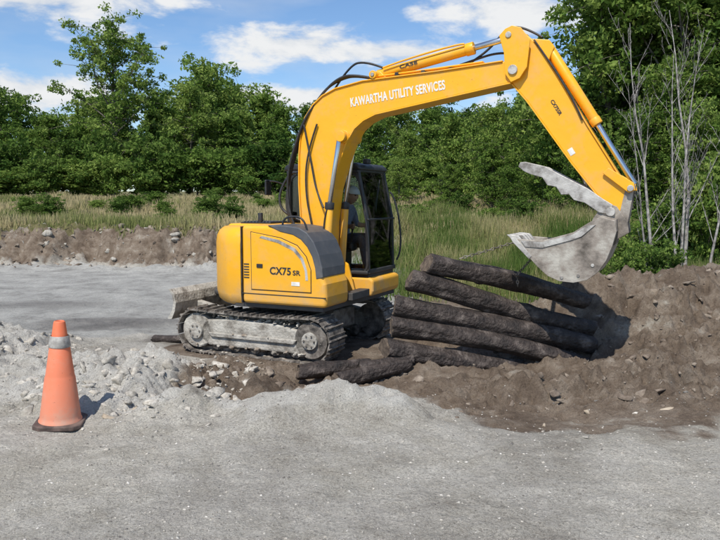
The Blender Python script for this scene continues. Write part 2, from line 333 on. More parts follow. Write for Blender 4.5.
# ---------------------------------------------------------------- excavator
ex=empty('crawler_excavator',(EX.x,EX.y,0),EA)
XB=.72
def track(name,yc,w=.44):
    parts=[]; xa,xb,zc,R=-1.06,XB,.425,.275
    Ls=xb-xa; per=2*Ls+2*math.pi*R; n=37
    for i in range(n):
        s=per*i/n
        if s<Ls: p=(xa+s,zc+R); a=0; sag=-.025*math.sin(math.pi*s/Ls); p=(p[0],p[1]+sag)
        elif s<Ls+math.pi*R: t=(s-Ls)/R; p=(xb+R*math.sin(t),zc+R*math.cos(t)); a=t
        elif s<2*Ls+math.pi*R: t=s-Ls-math.pi*R; p=(xb-t,zc-R); a=math.pi
        else: t=(s-2*Ls-math.pi*R)/R; p=(xa-R*math.sin(t),zc-R*math.cos(t)); a=math.pi+t
        ca_,sa=math.cos(a),math.sin(a)
        def pt(u,v): return (p[0]+u*ca_+v*sa, p[1]-u*sa+v*ca_)
        prof=[pt(-.068,0),pt(.068,0),pt(.068,.016),pt(.062,.018),pt(.06,.045),pt(.045,.045),pt(.04,.018),pt(.008,.018),pt(.004,.036),pt(-.008,.036),pt(-.012,.018),pt(-.068,.016)]
        parts.append(prism('shoe',prof,yc-w/2,yc+w/2,TRK,None,0))
        lp=[pt(-.08,-.05),pt(.08,-.05),pt(.08,-.003),pt(-.08,-.003)]
        parts.append(prism('lnk',lp,yc-.07,yc+.07,TRK,None,0))
    return join(parts,name,ex)
track('track_right',-.89); track('track_left',.89)
for sgn,nm in((-1,'right'),(1,'left')):
    yo=sgn*1.06; yi=sgn*.80
    y0,y1=min(yo,yi),max(yo,yi)
    fr=[(-.98,.30),(-.86,.235),(.52,.235),(.68,.30),(.70,.47),(.58,.53),(.2,.60),(-.5,.62),(-.92,.58),(-1.0,.45)]
    prism('track_frame_'+nm,fr,y0,y1,MUDM,ex,.02)
    prism('track_frame_ledge_'+nm,[(-.8,.36),(.48,.36),(.53,.42),(-.85,.42)],min(yo,yo+sgn*.035),max(yo,yo+sgn*.035),MUDM,ex,.012)
    for x in(-1.06,XB):
        cyl('idler_'+nm,(x,yi,.425),(x,yo+sgn*.0,.425),.235,MUDM if x<0 else TRK,ex,n=28)
        cyl('idler_hub_'+nm,(x,yo,.425),(x,yo+sgn*.045,.425),.11,MUDM,ex)
        for q in range(6):
            a=q*math.pi/3; cyl('hub_bolt',(x+.075*math.cos(a),yo+sgn*.04,.425+.075*math.sin(a)),(x+.075*math.cos(a),yo+sgn*.06,.425+.075*math.sin(a)),.012,TRK,ex,n=6,bevel=0)
    for i in range(5):
        x=-.76+i*.31; cyl('roller_%d_'%i+nm,(x,sgn*.72,.245),(x,sgn*1.03,.245),.075,TRK,ex)
    for x in(-.45,.2): cyl('top_roller_'+nm,(x,sgn*.75,.625),(x,sgn*1.0,.625),.04,TRK,ex)
P=[];S=[]
for i in range(300):
    x=random.uniform(-1.15,.85); y=random.uniform(-1.09,-.80); z=.13 if random.random()<.5 else random.choice((.62,.42,.25,.24)); P.append((x,y,z)); S.append(random.uniform(.012,.055))
mo_=rocks('packed_mud',P,S,[MUDM,RB2,RG2]); mo_.parent=ex
prism_z('undercarriage_frame',[(-.7,-.72),(.5,-.72),(.45,-.3),(.45,.3),(.5,.72),(-.7,.72),(-.6,.3),(-.6,-.3)],.33,.62,MUDM,ex,.03)
cyl('slew_ring',(0,0,.6),(0,0,.83),.46,BLK,ex,n=36)
prism('dozer_blade',[(-1.66,.52),(-1.58,.52),(-1.52,.64),(-1.50,.76),(-1.53,.88),(-1.60,.95),(-1.63,.95),(-1.565,.86),(-1.545,.76),(-1.57,.65)],-.96,.96,MUDM,ex,.006)
for y in(-.42,.42): prism('blade_arm',[(-1.55,.6),(-1.55,.74),(-.6,.56),(-.6,.44)],y-.05,y+.05,MUDM,ex,.01)
cyl('blade_cylinder',(-1.53,0,.82),(-.62,0,.60),.05,BLK,ex)
def arcpts(a0,a1,R,n): return [(R*math.cos(math.radians(a0+(a1-a0)*i/n)),R*math.sin(math.radians(a0+(a1-a0)*i/n))) for i in range(n+1)]
prism_z('revolving_deck',[(.9,-1.05)]+[(1.0,1.05),(-.4,1.06)]+arcpts(115,245,1.13,18)+[(-.4,-1.06)],.80,.9,BLK,ex,.01)
def loft(name,rings,mat,parent,cap=True,smooth=True,bev=0):
    n=len(rings[0]); V=[p for r in rings for p in r]; F=[]
    for k in range(len(rings)-1):
        for i in range(n): F.append((k*n+i,k*n+(i+1)%n,(k+1)*n+(i+1)%n,(k+1)*n+i))
    if cap: F+= [list(range(n)),list(range((len(rings)-1)*n,len(rings)*n))]
    o=mesh_obj(name,V,F,mat,parent,False,bev)
    if smooth:
        for p in o.data.polygons: p.use_smooth=True
        md=o.modifiers.new('es','EDGE_SPLIT'); md.split_angle=math.radians(35)
    return o
def cwring(R,z,inset=0):
    o=arcpts(112,246,R,26); i=[(-.30,-R*.915),(-.30,R*.92)]
    return [(x,y,z) for x,y in o+i]
loft('counterweight',[cwring(1.13,.82),cwring(1.175,.86),cwring(1.2,.96),cwring(1.2,1.62),cwring(1.185,1.72),cwring(1.15,1.79),cwring(1.09,1.835),cwring(1.0,1.85)],YEL,ex)
K_=.93
def sx_(pts): return [(x if x<0 else x*K_,z) for x,z in pts]
rp=[(-.265,.86),(1.04,.86),(1.05,1.0),(1.04,1.16),(1.0,1.24),(.985,1.36),(.94,1.52),(.86,1.68),(.76,1.79),(.64,1.85),(.40,1.875),(-.265,1.875)]
prism('right_side_body',sx_(rp),-1.12,-.47,YEL,ex,.05,4)
band=[(.14,1.883),(.42,1.883),(.645,1.858),(.77,1.797),(.87,1.685),(.95,1.522),(.995,1.36),(1.005,1.245),(.90,1.22),(.885,1.36),(.84,1.50),(.765,1.62),(.67,1.71),(.55,1.765),(.35,1.80)]
prism('shoulder_band',sx_(band),-1.128,-.49,GRYP,ex,.012,2)
prism('door_seam',sx_([(-.12,1.04),(.83,1.04),(.83,1.33),(.76,1.50),(.62,1.64),(.36,1.73),(-.12,1.80)]),-1.1225,-1.115,DRK,ex,0)
prism('access_door',sx_([(-.11,1.05),(.82,1.05),(.82,1.33),(.75,1.495),(.615,1.63),(.355,1.72),(-.11,1.79)]),-1.131,-1.116,YEL,ex,.008)
prism('door_silver_stripe',sx_([(.06,1.745),(.33,1.70),(.59,1.60),(.71,1.48),(.77,1.33),(.785,1.20),(.745,1.20),(.735,1.32),(.675,1.455),(.56,1.565),(.32,1.66),(.02,1.72)]),-1.1345,-1.129,STL,ex,.001)
box('door_latch',(.02,-1.135,1.36),(.09,.014,.05),BLK,ex,.004)
box('panel_seam',(-.272,-1.09,1.36),(.014,.06,1.0),DRK,ex,0)
prism('lower_skirt_line',[(-.26,.985),(.97,.985),(.97,.997),(-.26,.997)],-1.1235,-1.11,DRK,ex,0)
for i in range(6): box('side_vent_slot',(-.19,-1.1225,1.20+i*.035),(.08,.006,.014),DRK,ex,0)
prism_z('engine_hood',[(-.95,-.46),(.1,-.46),(.1,.14),(-.36,.14),(-.36,1.04),(-.55,1.02),(-.85,.7),(-1.0,.3)],.9,1.87,YEL,ex,.04)
box('hood_grille',(-.55,-.1,1.878),(.5,.5,.02),BLK,ex,.004)
for i in range(9): box('grille_slat',(-.77+i*.055,-.1,1.893),(.02,.46,.012),GRYP,ex,.002)
cyl('exhaust_stack',(-.5,-.3,1.85),(-.5,-.3,2.02),.035,BLK,ex)
prism('cab_base',[(.1,.86),(1.02,.86),(1.05,.93),(1.05,1.08),(1.0,1.12),(.1,1.12)],.14,1.12,YEL,ex,.03,3)
box('front_step_plate',(.95,-.2,.93),(.16,.55,.1),BLK,ex)
for y in(-.47,-.045): prism('boom_bracket',[(.2,.88),(.88,.88),(.76,1.32),(.62,1.42),(.45,1.38),(.25,1.15)],y-.02,y+.02,YEL,ex,.008)
cyl('boom_foot_pin',(.56,-.52,1.22),(.56,.0,1.22),.05,STL,ex)
cy0,cy1=.15,1.10; cz0,cz1=1.12,2.70
def post(name,p,q,w=.07,d=.07,mat=BLK):
    p=Vector(p);q=Vector(q); dd=(q-p); ln=dd.length; o=box(name,(0,0,0),(w,d,ln),mat,ex,.015)
    R=dd.to_track_quat('Z','Y').to_matrix().to_4x4()
    if abs(dd.x)<1e-6 and abs(dd.y)<1e-6: R=Matrix.Identity(4)
    for v in o.data.vertices: v.co=R@v.co+(p+q)/2
    return o
def sideframe(nm,y):
    yo=y
    post('cab_post_rear_'+nm,(-.31,yo,cz0),(-.29,yo,2.62),.09,.05)
    post('cab_post_mid_'+nm,(.18,yo,cz0),(.18,yo,2.62),.06,.05)
    post('cab_post_front_'+nm,(.96,yo,cz0+.1),(.94,yo,1.95),.06,.05)
    post('cab_post_front_upper_'+nm,(.945,yo,1.92),(.80,yo,2.62),.06,.05)
    post('cab_sill_'+nm,(-.34,yo,cz0+.07),(.98,yo,cz0+.07),.14,.05)
    post('cab_rail_'+nm,(-.33,yo,2.60),(.83,yo,2.60),.09,.05)
    for (x,z,sx,sz) in((-.275,1.19,1,1),(-.26,2.555,1,-1),(.15,1.19,-1,1),(.15,2.555,-1,-1),(.21,1.19,1,1),(.21,2.555,1,-1),(.93,1.19,-1,1),(.79,2.555,-1,-1)):
        r=.09; pts=[(x-.01*sx,z-.01*sz),(x+r*sx,z-.01*sz)]+[(x+r*sx-r*math.sin(t)*sx,z+r*sz-r*math.cos(t)*sz) for t in [0,.4,.8,1.2,1.57]]+[(x-.01*sx,z+r*sz)]
        prism('cab_corner_gusset',pts,yo-.02,yo+.02,BLK,ex,0)
    prism('cab_glass_'+nm,[(-.3,1.2),(.93,1.2),(.93,1.9),(.80,2.58),(-.28,2.58)],yo-.004,yo+.004,GLS,ex,0)
sideframe('right',cy0+.03); sideframe('left',cy1-.03)
prism('cab_roof',[(-.37,2.62),(.86,2.62),(.84,2.68),(.78,2.72),(-.30,2.72),(-.36,2.69)],cy0-.02,cy1+.02,BLK,ex,.03,3)
for z,x in((1.2,.975),(2.62,.80),(1.93,.955)): box('cab_front_bar',(x,(cy0+cy1)/2,z),(.05,cy1-cy0,.06 if z!=1.93 else .03),BLK,ex,.01)
prism('cab_glass_front_lower',[(.965,1.22),(.973,1.22),(.96,1.92),(.952,1.92)],cy0+.05,cy1-.05,GLS,ex,0)
prism('cab_glass_front',[(.952,1.94),(.96,1.94),(.82,2.6),(.812,2.6)],cy0+.05,cy1-.05,GLS,ex,0)
for z in(1.2,2.62): box('cab_rear_bar',(-.31,(cy0+cy1)/2,z),(.05,cy1-cy0,.08),BLK,ex,.01)
box('cab_rear_panel',(-.31,(cy0+cy1)/2,1.35),(.04,cy1-cy0,.3),BLK,ex,.01)
box('cab_glass_rear',(-.31,(cy0+cy1)/2,2.05),(.006,cy1-cy0-.06,1.08),GLS,ex,0)
box('cab_floor',(.33,(cy0+cy1)/2,1.14),(1.28,cy1-cy0-.05,.05),BLK,ex)
SH=.16
box('operator_seat',(.10+SH,.62,1.50),(.46,.48,.12),SEATM,ex,.05); box('seat_pedestal',(.10+SH,.62,1.3),(.32,.32,.3),BLK,ex,.02)
prism('seat_back',[(x+SH-.02,z) for x,z in [(-.18,1.5),(-.06,1.5),(-.12,2.0),(-.17,2.1),(-.24,2.08),(-.25,2.0)]],.42,.82,SEATM,ex,.03)
for y in(.34,.90):
    box('control_console',(.28+SH,y,1.54),(.42,.09,.12),BLK,ex,.03); cyl('joystick',(.46+SH,y,1.6),(.48+SH,y,1.82),.014,RUB,ex); cyl('joystick_grip',(.478+SH,y,1.78),(.488+SH,y,1.9),.024,RUB,ex,n=12)
for y in(.55,.70): cyl('travel_lever',(.88,y,1.16),(.85,y,1.62),.011,STL,ex)
hose('cab_handrail',[(1.0,1.13,1.3),(1.07,1.15,1.4),(1.04,1.16,1.9),(.93,1.15,2.3),(.88,1.13,2.32)],.014,BLK,ex)
hose('front_handrail',[(.98,.12,1.25),(1.02,.08,1.3),(1.0,.08,1.8),(.93,.1,2.05)],.012,BLK,ex)
hose('wiper',[(.93,.5,2.0),(.90,.6,2.2),(.84,.85,2.5)],.008,BLK,ex)
hose('mirror_arm',[(-.3,.1,2.4),(-.42,.02,2.48),(-.5,-.05,2.47)],.012,BLK,ex); box('side_mirror',(-.52,-.06,2.38),(.03,.14,.22),BLK,ex,.01)
box('work_lamp',(.86,.35,2.74),(.08,.12,.07),BLK,ex,.015)
hose('side_handrail',[(.3,-1.02,1.86),(.3,-1.02,1.95),(.42,-1.02,2.0),(.62,-1.02,1.98),(.66,-1.02,1.82)],.013,BLK,ex)
# boom
BY0,BY1=-.42,-.12; BC=(-.42-.10)/2
boom=[(.44,1.20),(.30,1.62),(.235,1.95),(.21,2.40),(.215,2.80),(.245,3.10),(.31,3.29),(.43,3.45),(.57,3.56),(.76,3.64),(1.15,3.71),(2.15,3.755),(2.95,3.81),(3.12,3.82),(3.19,3.74),(3.16,3.62),(3.05,3.56),(2.15,3.42),(1.33,3.29),(1.16,3.22),(1.03,3.12),(.92,2.95),(.82,2.70),(.70,2.35),(.64,1.9),(.62,1.35),(.62,1.18),(.56,1.12)]
prism('boom',boom,BY0,BY1,YEL2,ex,.014)
def flange(nm,pts,y0,y1,w,mat):
    a=[]; 
    for i in range(len(pts)):
        p=Vector(pts[i]); q=Vector(pts[min(i+1,len(pts)-1)]); o=Vector(pts[max(i-1,0)]); t=(q-o).normalized(); a.append((p,Vector((-t.y,t.x))))
    P=[tuple(p+n*w) for p,n in a]+[tuple(p-n*w*.3) for p,n in reversed(a)]
    prism(nm,P,y0,y1,mat,ex,.003)
flange('boom_top_flange',boom[1:13],BY0-.02,BY1+.02,.012,YEL2)
flange('boom_bottom_flange',boom[16:27],BY0-.02,BY1+.02,.012,YEL2)
for (x,z,r) in((3.08,3.70,.075),(.56,1.22,.10),(.88,3.02,.085),(1.30,3.78,.05)):
    cyl('boom_boss',(x,BY0-.035,z),(x,BY1+.035,z),r,YEL2,ex,n=24); cyl('pin',(x,BY0-.05,z),(x,BY1+.05,z),r*.5,STL,ex,n=16)
prism('arm_cylinder_bracket',[(1.18,3.70),(1.48,3.72),(1.36,3.83),(1.26,3.84)],BC-.09,BC+.09,YEL2,ex,.008)
for y in(BY0-.085,BY1+.075):
    cyl('boom_cylinder_barrel',(.64,y,1.12),(.71,y,2.12),.054,YEL2,ex); cyl('boom_cylinder_gland',(.705,y,2.08),(.713,y,2.17),.062,BLK,ex)
    cyl('boom_cylinder_rod',(.71,y,2.15),(.85,y,2.98),.030,CHR,ex); cyl('rod_eye',(.88,y-.035,3.02),(.88,y+.035,3.02),.07,YEL2,ex)
hose('boom_cylinder_pipe',[(.62,BY0-.15,1.35),(.63,BY0-.155,1.5),(.67,BY0-.155,2.0),(.70,BY0-.14,2.08)],.010,BLK,ex)
cyl('arm_cylinder_barrel',(1.30,BC,3.80),(2.50,BC,4.02),.066,YEL2,ex); cyl('arm_cylinder_gland',(2.46,BC,4.012),(2.56,BC,4.03),.076,YEL2,ex)
cyl('arm_cylinder_rod',(2.5,BC,4.02),(2.98,BC,4.105),.036,CHR,ex); cyl('arm_rod_eye',(3.0,BC-.05,4.11),(3.0,BC+.05,4.11),.06,YEL2,ex)
hose('arm_cylinder_pipe',[(1.4,BC-.09,3.87),(1.7,BC-.09,3.95),(2.4,BC-.09,4.075),(2.46,BC-.08,4.07)],.012,YEL2,ex)
arm=[(2.93,4.09),(2.98,4.16),(3.06,4.19),(3.14,4.17),(3.30,4.02),(3.42,3.86),(3.92,3.03),(4.36,2.33),(4.40,2.22),(4.36,2.10),(4.27,2.06),(4.16,2.12),(3.76,2.62),(3.24,3.34),(3.06,3.55),(3.0,3.68),(2.98,3.9)]
prism('dipper_arm',arm,BC-.12,BC+.12,YEL2,ex,.012)
flange('arm_outer_flange',arm[4:8],BC-.14,BC+.14,.010,YEL2)
flange('arm_inner_flange',arm[11:15],BC-.14,BC+.14,.010,YEL2)
for y in(BC-.19,BC+.19): prism('arm_elbow_plate',[(2.91,4.10),(2.98,4.17),(3.06,4.2),(3.16,4.17),(3.27,4.02),(3.24,3.72),(3.16,3.60),(3.06,3.56),(2.99,3.66),(2.97,3.9)],y-.012,y+.012,YEL2,ex,.005)
cyl('arm_boss',(3.08,BC-.225,3.70),(3.08,BC+.225,3.70),.055,STL,ex); cyl('arm_pin',(3.02,BC-.215,4.10),(3.02,BC+.215,4.10),.035,STL,ex)
bo=Vector((.844,.536))
def ao(t,off): 
    p=Vector((3.30,4.02)).lerp(Vector((4.36,2.33)),t)+bo*off; return (p.x,BC,p.y)
prism('bucket_cylinder_bracket',[(3.26,4.06),(3.46,4.03),(3.52,3.94),(3.46,3.80),(3.36,3.90)],BC-.07,BC+.07,YEL2,ex,.008)
cyl('bucket_cylinder_barrel',ao(.06,.09),ao(.58,.09),.058,YEL2,ex); cyl('bucket_cylinder_gland',ao(.56,.09),ao(.60,.09),.064,YEL2,ex)
cyl('bucket_cylinder_rod',ao(.58,.09),ao(1.0,.08),.032,CHR,ex)
jx,jz=4.40,2.33
cyl('link_pin',(jx,BC-.2,jz),(jx,BC+.2,jz),.035,STL,ex)
for y in(BC-.15,BC+.15):
    prism('tipping_link',[(4.10,2.50),(4.16,2.56),(jx+.03,jz+.06),(jx+.05,jz-.02),(jx-.02,jz-.05)],y-.015,y+.015,YEL2,ex,.006)
for y in(BC-.11,BC+.11):
    prism('bucket_link',[(jx-.05,jz+.03),(jx+.04,jz+.04),(4.38,1.93),(4.32,1.86),(4.26,1.90)],y-.015,y+.015,BKT,ex,.006)
def sb(p): return (3.16+(p[0]-3.10)*.955,p[1]) if p[0]>3.0 else (p[0]+.06,p[1])
bk=[sb(p) for p in [(3.10,1.74),(3.24,1.60),(3.40,1.44),(3.52,1.34),(3.66,1.285),(3.82,1.275),(3.97,1.31),(4.09,1.40),(4.18,1.54),(4.24,1.70),(4.28,1.86)]]
top=[sb(p) for p in [(4.26,1.98),(4.10,2.02),(3.97,1.95),(3.80,1.84),(3.45,1.74),(3.16,1.755)]]
bw0,bw1=BC-.36,BC+.36
for y in(bw0,bw1-.025): prism('bucket_side_plate',bk+top,y,y+.025,BKT,ex,.005)
inner=[]
for i,p in enumerate(bk):
    a=Vector(bk[max(i-1,0)]);c=Vector(bk[min(i+1,len(bk)-1)]); t=(c-a).normalized(); n=Vector((-t.y,t.x)); inner.append(tuple(Vector(p)+n*.03))
prism('bucket_shell',bk+inner[::-1],bw0+.025,bw1-.025,BKT,ex,0)
prism('bucket_back_plate',[sb(p) for p in [(4.24,1.70),(4.28,1.86),(4.27,1.99),(4.10,2.03),(4.08,2.0),(4.22,1.95),(4.23,1.86),(4.19,1.72)]],bw0+.025,bw1-.025,BKT,ex,0)
for y in(BC-.13,BC+.13): prism('bucket_ear',[(4.0,1.97),(4.26,1.75),(4.40,1.84),(4.38,1.96),(4.26,2.13),(4.18,2.16),(4.08,2.10)],y-.015,y+.015,BKT,ex,.006)
for i in range(5):
    y=bw0+.06+i*(.60/4); prism('bucket_tooth_%d'%(i+1),[sb(p) for p in [(3.01,1.80),(3.10,1.725),(3.22,1.63),(3.26,1.68),(3.16,1.79),(3.08,1.80)]],y-.035,y+.035,STL,ex,.008)
prism('bucket_cutting_edge',[sb(p) for p in [(3.07,1.76),(3.10,1.715),(3.30,1.525),(3.33,1.56),(3.13,1.77)]],bw0-.008,bw1+.008,STL,ex,.004)
for y in(bw0-.012,bw1+.001): prism('bucket_wear_plate',[sb(p) for p in [(3.20,1.735),(3.45,1.725),(3.8,1.82),(3.95,1.92),(4.05,1.93),(3.9,1.80),(3.8,1.76),(3.45,1.66),(3.25,1.67)]],y,y+.011,STL,ex,0)
for (x,z) in((3.72,1.33),(3.9,1.36),(4.05,1.48)): cyl('bucket_stud',(x,bw0-.01,z),(x,bw0+.01,z),.02,STL,ex,n=8)
cyl('bucket_pin',(4.20,BC-.19,2.07),(4.20,BC+.19,2.07),.05,STL,ex)
th=[(3.18,2.64),(3.24,2.645),(3.46,2.59),(3.72,2.45),(3.95,2.33),(4.12,2.21),(4.22,2.15),(4.20,2.04),(4.08,2.06),(3.92,2.17),(3.80,2.20),(3.74,2.27),(3.66,2.26),(3.60,2.35),(3.50,2.37),(3.44,2.46),(3.30,2.50),(3.22,2.54),(3.16,2.59)]
for y in(BC-.15,BC+.15): prism('bucket_thumb_plate',th,y-.018,y+.018,STL,ex,.006)
for p in((3.45,2.53),(3.8,2.32),(4.05,2.17)): cyl('thumb_spacer',(p[0],BC-.15,p[1]),(p[0],BC+.15,p[1]),.03,STL,ex)
cyl('thumb_ram_barrel',(3.62,BC,2.94),(3.80,BC,2.62),.035,BLK,ex); cyl('thumb_ram_rod',(3.80,BC,2.62),(3.92,BC,2.36),.02,CHR,ex)
for i in range(4):
    o=.03*i
    hose('boom_hose_%d'%(i+1),[(.30,BY0+.02+o,1.5),(.10-o,BY0-.02+o,1.9),(.02-o,BY0+o,2.2),(.06,BY0-.05+o,2.6),(.18,BY0-.05+o,2.95),(.30,BY0-.04+o,3.25),(.5,BY0+.03+o,3.55+o),(.75,BY0+.05+o,3.78),(1.0,BY0+.05+o,3.82),(1.3,BY0+.06+o,3.74)],.016,RUB,ex)
hose('cab_hose_loop',[(.15,-.2,1.9),(-.15,-.25,2.0),(-.24,-.25,2.25),(-.1,-.2,2.55),(.1,-.25,2.6),(.22,-.35,2.5)],.018,RUB,ex)
hose('side_hose_b',[(.5,BY0-.02,1.45),(.42,BY0-.06,1.9),(.33,BY0-.05,2.3),(.34,BY0-.04,2.8),(.5,BY0-.03,3.2)],.013,RUB,ex)
hose('cylinder_hose_a',[(.30,BY0-.03,3.2),(.42,BY0-.05,2.7),(.50,BY0-.06,2.3),(.64,BY0-.12,2.1)],.013,RUB,ex)
hose('cylinder_hose_b',[(.62,BC,3.6),(.9,BC-.05,3.95),(1.15,BC-.05,3.98),(1.38,BC-.05,3.88)],.014,RUB,ex)
hose('elbow_hose_a',[(2.3,BC+.1,3.79),(2.65,BC+.12,3.95),(2.9,BC+.14,4.24),(3.1,BC+.14,4.27),(3.35,BC+.1,4.1)],.014,RUB,ex)
hose('elbow_hose_b',[(2.1,BC+.05,3.78),(2.5,BC+.1,3.90),(2.85,BC+.1,3.98),(3.0,BC+.16,3.95)],.014,RUB,ex)
hose('elbow_hose_c',[(3.3,BC-.13,4.03),(3.5,BC-.14,3.75),(3.8,BC-.14,3.25),(3.86,BC-.14,3.1)],.011,RUB,ex)
for i,x in enumerate((1.6,1.95,2.3,2.65)): box('hose_clamp_%d'%i,(x,BY0+.10,3.775),(.05,.14,.04),BLK,ex,.006)
for i in range(3): hose('boom_pipe_%d'%i,[(1.25,BY0+.05+.035*i,3.765),(1.8,BY0+.05+.035*i,3.785),(2.7,BY0+.05+.035*i,3.835)],.011,YEL2,ex)
def text(nm,s,loc,rot,size,width,mat,ext=.0015):
    c=D.curves.new(nm,'FONT'); c.body=s; c.size=size; c.extrude=ext; c.offset=.0035*size/.12; c.space_character=1.06; c.materials.append(mat)
    o=D.objects.new(nm,c); link(o,ex); o.location=loc; o.rotation_euler=rot; bpy.context.view_layer.update()
    o.scale=(width/max(o.dimensions.x,.01),1,1); return o
text('boom_lettering','KAWARTHA UTILITY SERVICES',(.98,BY0-.0035,3.40),(math.radians(90),math.radians(-6.3),0),.155,1.28,WHT)
text('model_lettering','CX75',(.17,-1.133,1.26),(math.radians(90),0,0),.13,.31,DRK); text('model_lettering_small','SR',(.51,-1.133,1.26),(math.radians(90),0,0),.085,.11,DRK)
text('arm_lettering','CX75SR',(3.5,BC-.1225,3.33),(math.radians(90),math.radians(58),0),.055,.2,DRK)
text('boom_small_lettering','CASE',(1.62,BC-.069,3.845),(math.radians(90),math.radians(-10.4),0),.06,.24,DRK)
box('warning_label',(.55,-1.134,1.15),(.12,.004,.05),WHT,ex,0); box('arm_label',(3.75,BC-.122,2.75),(.08,.004,.06),WHT,ex,0,(0,math.radians(58),0))
box('boom_label',(.42,BY0-.002,1.75),(.09,.004,.07),WHT,ex,0)
# ---------------------------------------------------------------- operator
op=empty('excavator_operator',(EX.x,EX.y,0),EA)
def skinned(name,V,E,R,mats,assign,sub=2):
    m=D.meshes.new(name); m.from_pydata(V,E,[]); o=D.objects.new(name,m); link(o,op)
    o.modifiers.new('s','SKIN'); sv=m.skin_vertices[0].data
    for i,r in enumerate(R): sv[i].radius=(r,r)
    sv[0].use_root=True
    s=o.modifiers.new('u','SUBSURF'); s.levels=sub; s.render_levels=sub
    dg=bpy.context.evaluated_depsgraph_get(); me=D.meshes.new_from_object(o.evaluated_get(dg)); o.modifiers.clear(); o.data=me
    me.materials.clear()
    for mm in mats: me.materials.append(mm)
    for p in me.polygons: p.use_smooth=True; p.material_index=assign(p.center)
    return o
py=.62
Vb=[(.16,py,1.62),(.15,py,1.78),(.20,py,1.95),(.26,py,2.08),(.285,py,2.15),
    (.25,py-.19,2.05),(.30,py-.24,1.83),(.45,py-.27,1.82),(.47,py-.275,1.825),
    (.25,py+.19,2.05),(.30,py+.24,1.83),(.45,py+.27,1.82),(.47,py+.275,1.825),
    (.22,py-.10,1.62),(.56,py-.14,1.66),(.62,py-.14,1.28),(.70,py-.14,1.22),
    (.22,py+.10,1.62),(.56,py+.14,1.66),(.62,py+.14,1.28),(.70,py+.14,1.22)]
Vb=[(x+SH,y,z) for x,y,z in Vb]
Eb=[(0,1),(1,2),(2,3),(3,4),(3,5),(5,6),(6,7),(7,8),(3,9),(9,10),(10,11),(11,12),(0,13),(13,14),(14,15),(15,16),(0,17),(17,18),(18,19),(19,20)]
Rb=[.13,.135,.15,.09,.055,.07,.05,.03,.03,.07,.05,.03,.03,.10,.068,.048,.04,.10,.068,.048,.04]
skinned('body',Vb,Eb,Rb,[SHIRT,JEAN,SKIN],lambda c:(2 if (c.x>.34+SH and c.z>1.75) or c.z>2.13 else 1 if c.z<1.64 or (c.x>.33+SH and c.z<1.76) else 0))
for sg in(-1,1):
    for k in range(4):
        y=py+sg*.275; z=1.855-.018*k; ln=[.9,1,.95,.75][k]
        skinned('finger_%d'%k,[(.455+SH,y+sg*.02,z),(.49+SH,y+sg*.034,z),(.515+SH,y+sg*.02*ln,z),(.515+SH,y-sg*.012*ln,z-.004)],[(0,1),(1,2),(2,3)],[.0095,.009,.0085,.0075],[SKIN],lambda c:0,1)
    skinned('thumb',[(.46+SH,y-sg*.005,1.84),(.47+SH,y-sg*.035,1.86),(.50+SH,y-sg*.03,1.875)],[(0,1),(1,2)],[.012,.010,.008],[SKIN],lambda c:0,1)
bm=bmesh.new(); bmesh.ops.create_uvsphere(bm,u_segments=24,v_segments=18,radius=1)
for v in bm.verts:
    x,y,z=v.co; v.co=Vector((x*.098*(1.0 if z>-.2 else .95),y*.076*(1-.25*max(0,-z)),z*.118))
    if x>.85 and abs(y)<.25 and -.25<z<.2: v.co.x+=.022*(1-abs(y)*3)
    if x>.75 and .1<z<.3 and .2<abs(y)<.5: v.co.x-=.012
    if x>.8 and -.55<z<-.35: v.co.x+=.006
m=D.meshes.new('head'); bm.to_mesh(m); bm.free(); m.materials.append(SKIN); m.polygons.foreach_set('use_smooth',[True]*len(m.polygons))
HX=.33+SH
hd=D.objects.new('head',m); link(hd,op); hd.location=(HX,py,2.26); hd.rotation_euler=(0,math.radians(8),math.radians(-8))
for s in(-1,1):
    cyl('ear',(HX-.015,py+s*.07,2.255),(HX-.02,py+s*.088,2.26),.026,SKIN,op,n=10); cyl('eye',(HX+.08,py+s*.03-.01,2.27),(HX+.09,py+s*.03-.012,2.27),.010,DRK,op,n=8,bevel=0)
cyl('mouth',(HX+.085,py-.035,2.20),(HX+.085,py+.01,2.20),.005,DRK,op,n=6,bevel=0)
bm=bmesh.new(); bmesh.ops.create_uvsphere(bm,u_segments=24,v_segments=16,radius=1); bmesh.ops.delete(bm,geom=[v for v in bm.verts if v.co.z<-.02],context='VERTS')
for v in bm.verts:
    v.co=Vector((v.co.x*.128,v.co.y*.105,v.co.z*.105))
    if v.co.z<.02: v.co.x*=1.12; 
    if v.co.z<.02 and v.co.x>0: v.co.x*=1.2; v.co.z-=.01
m=D.meshes.new('hard_hat'); bm.to_mesh(m); bm.free(); m.materials.append(HAT); m.polygons.foreach_set('use_smooth',[True]*len(m.polygons))
hh=D.objects.new('hard_hat',m); link(hh,op); hh.location=(HX,py,2.305); hh.rotation_euler=(0,math.radians(6),0)
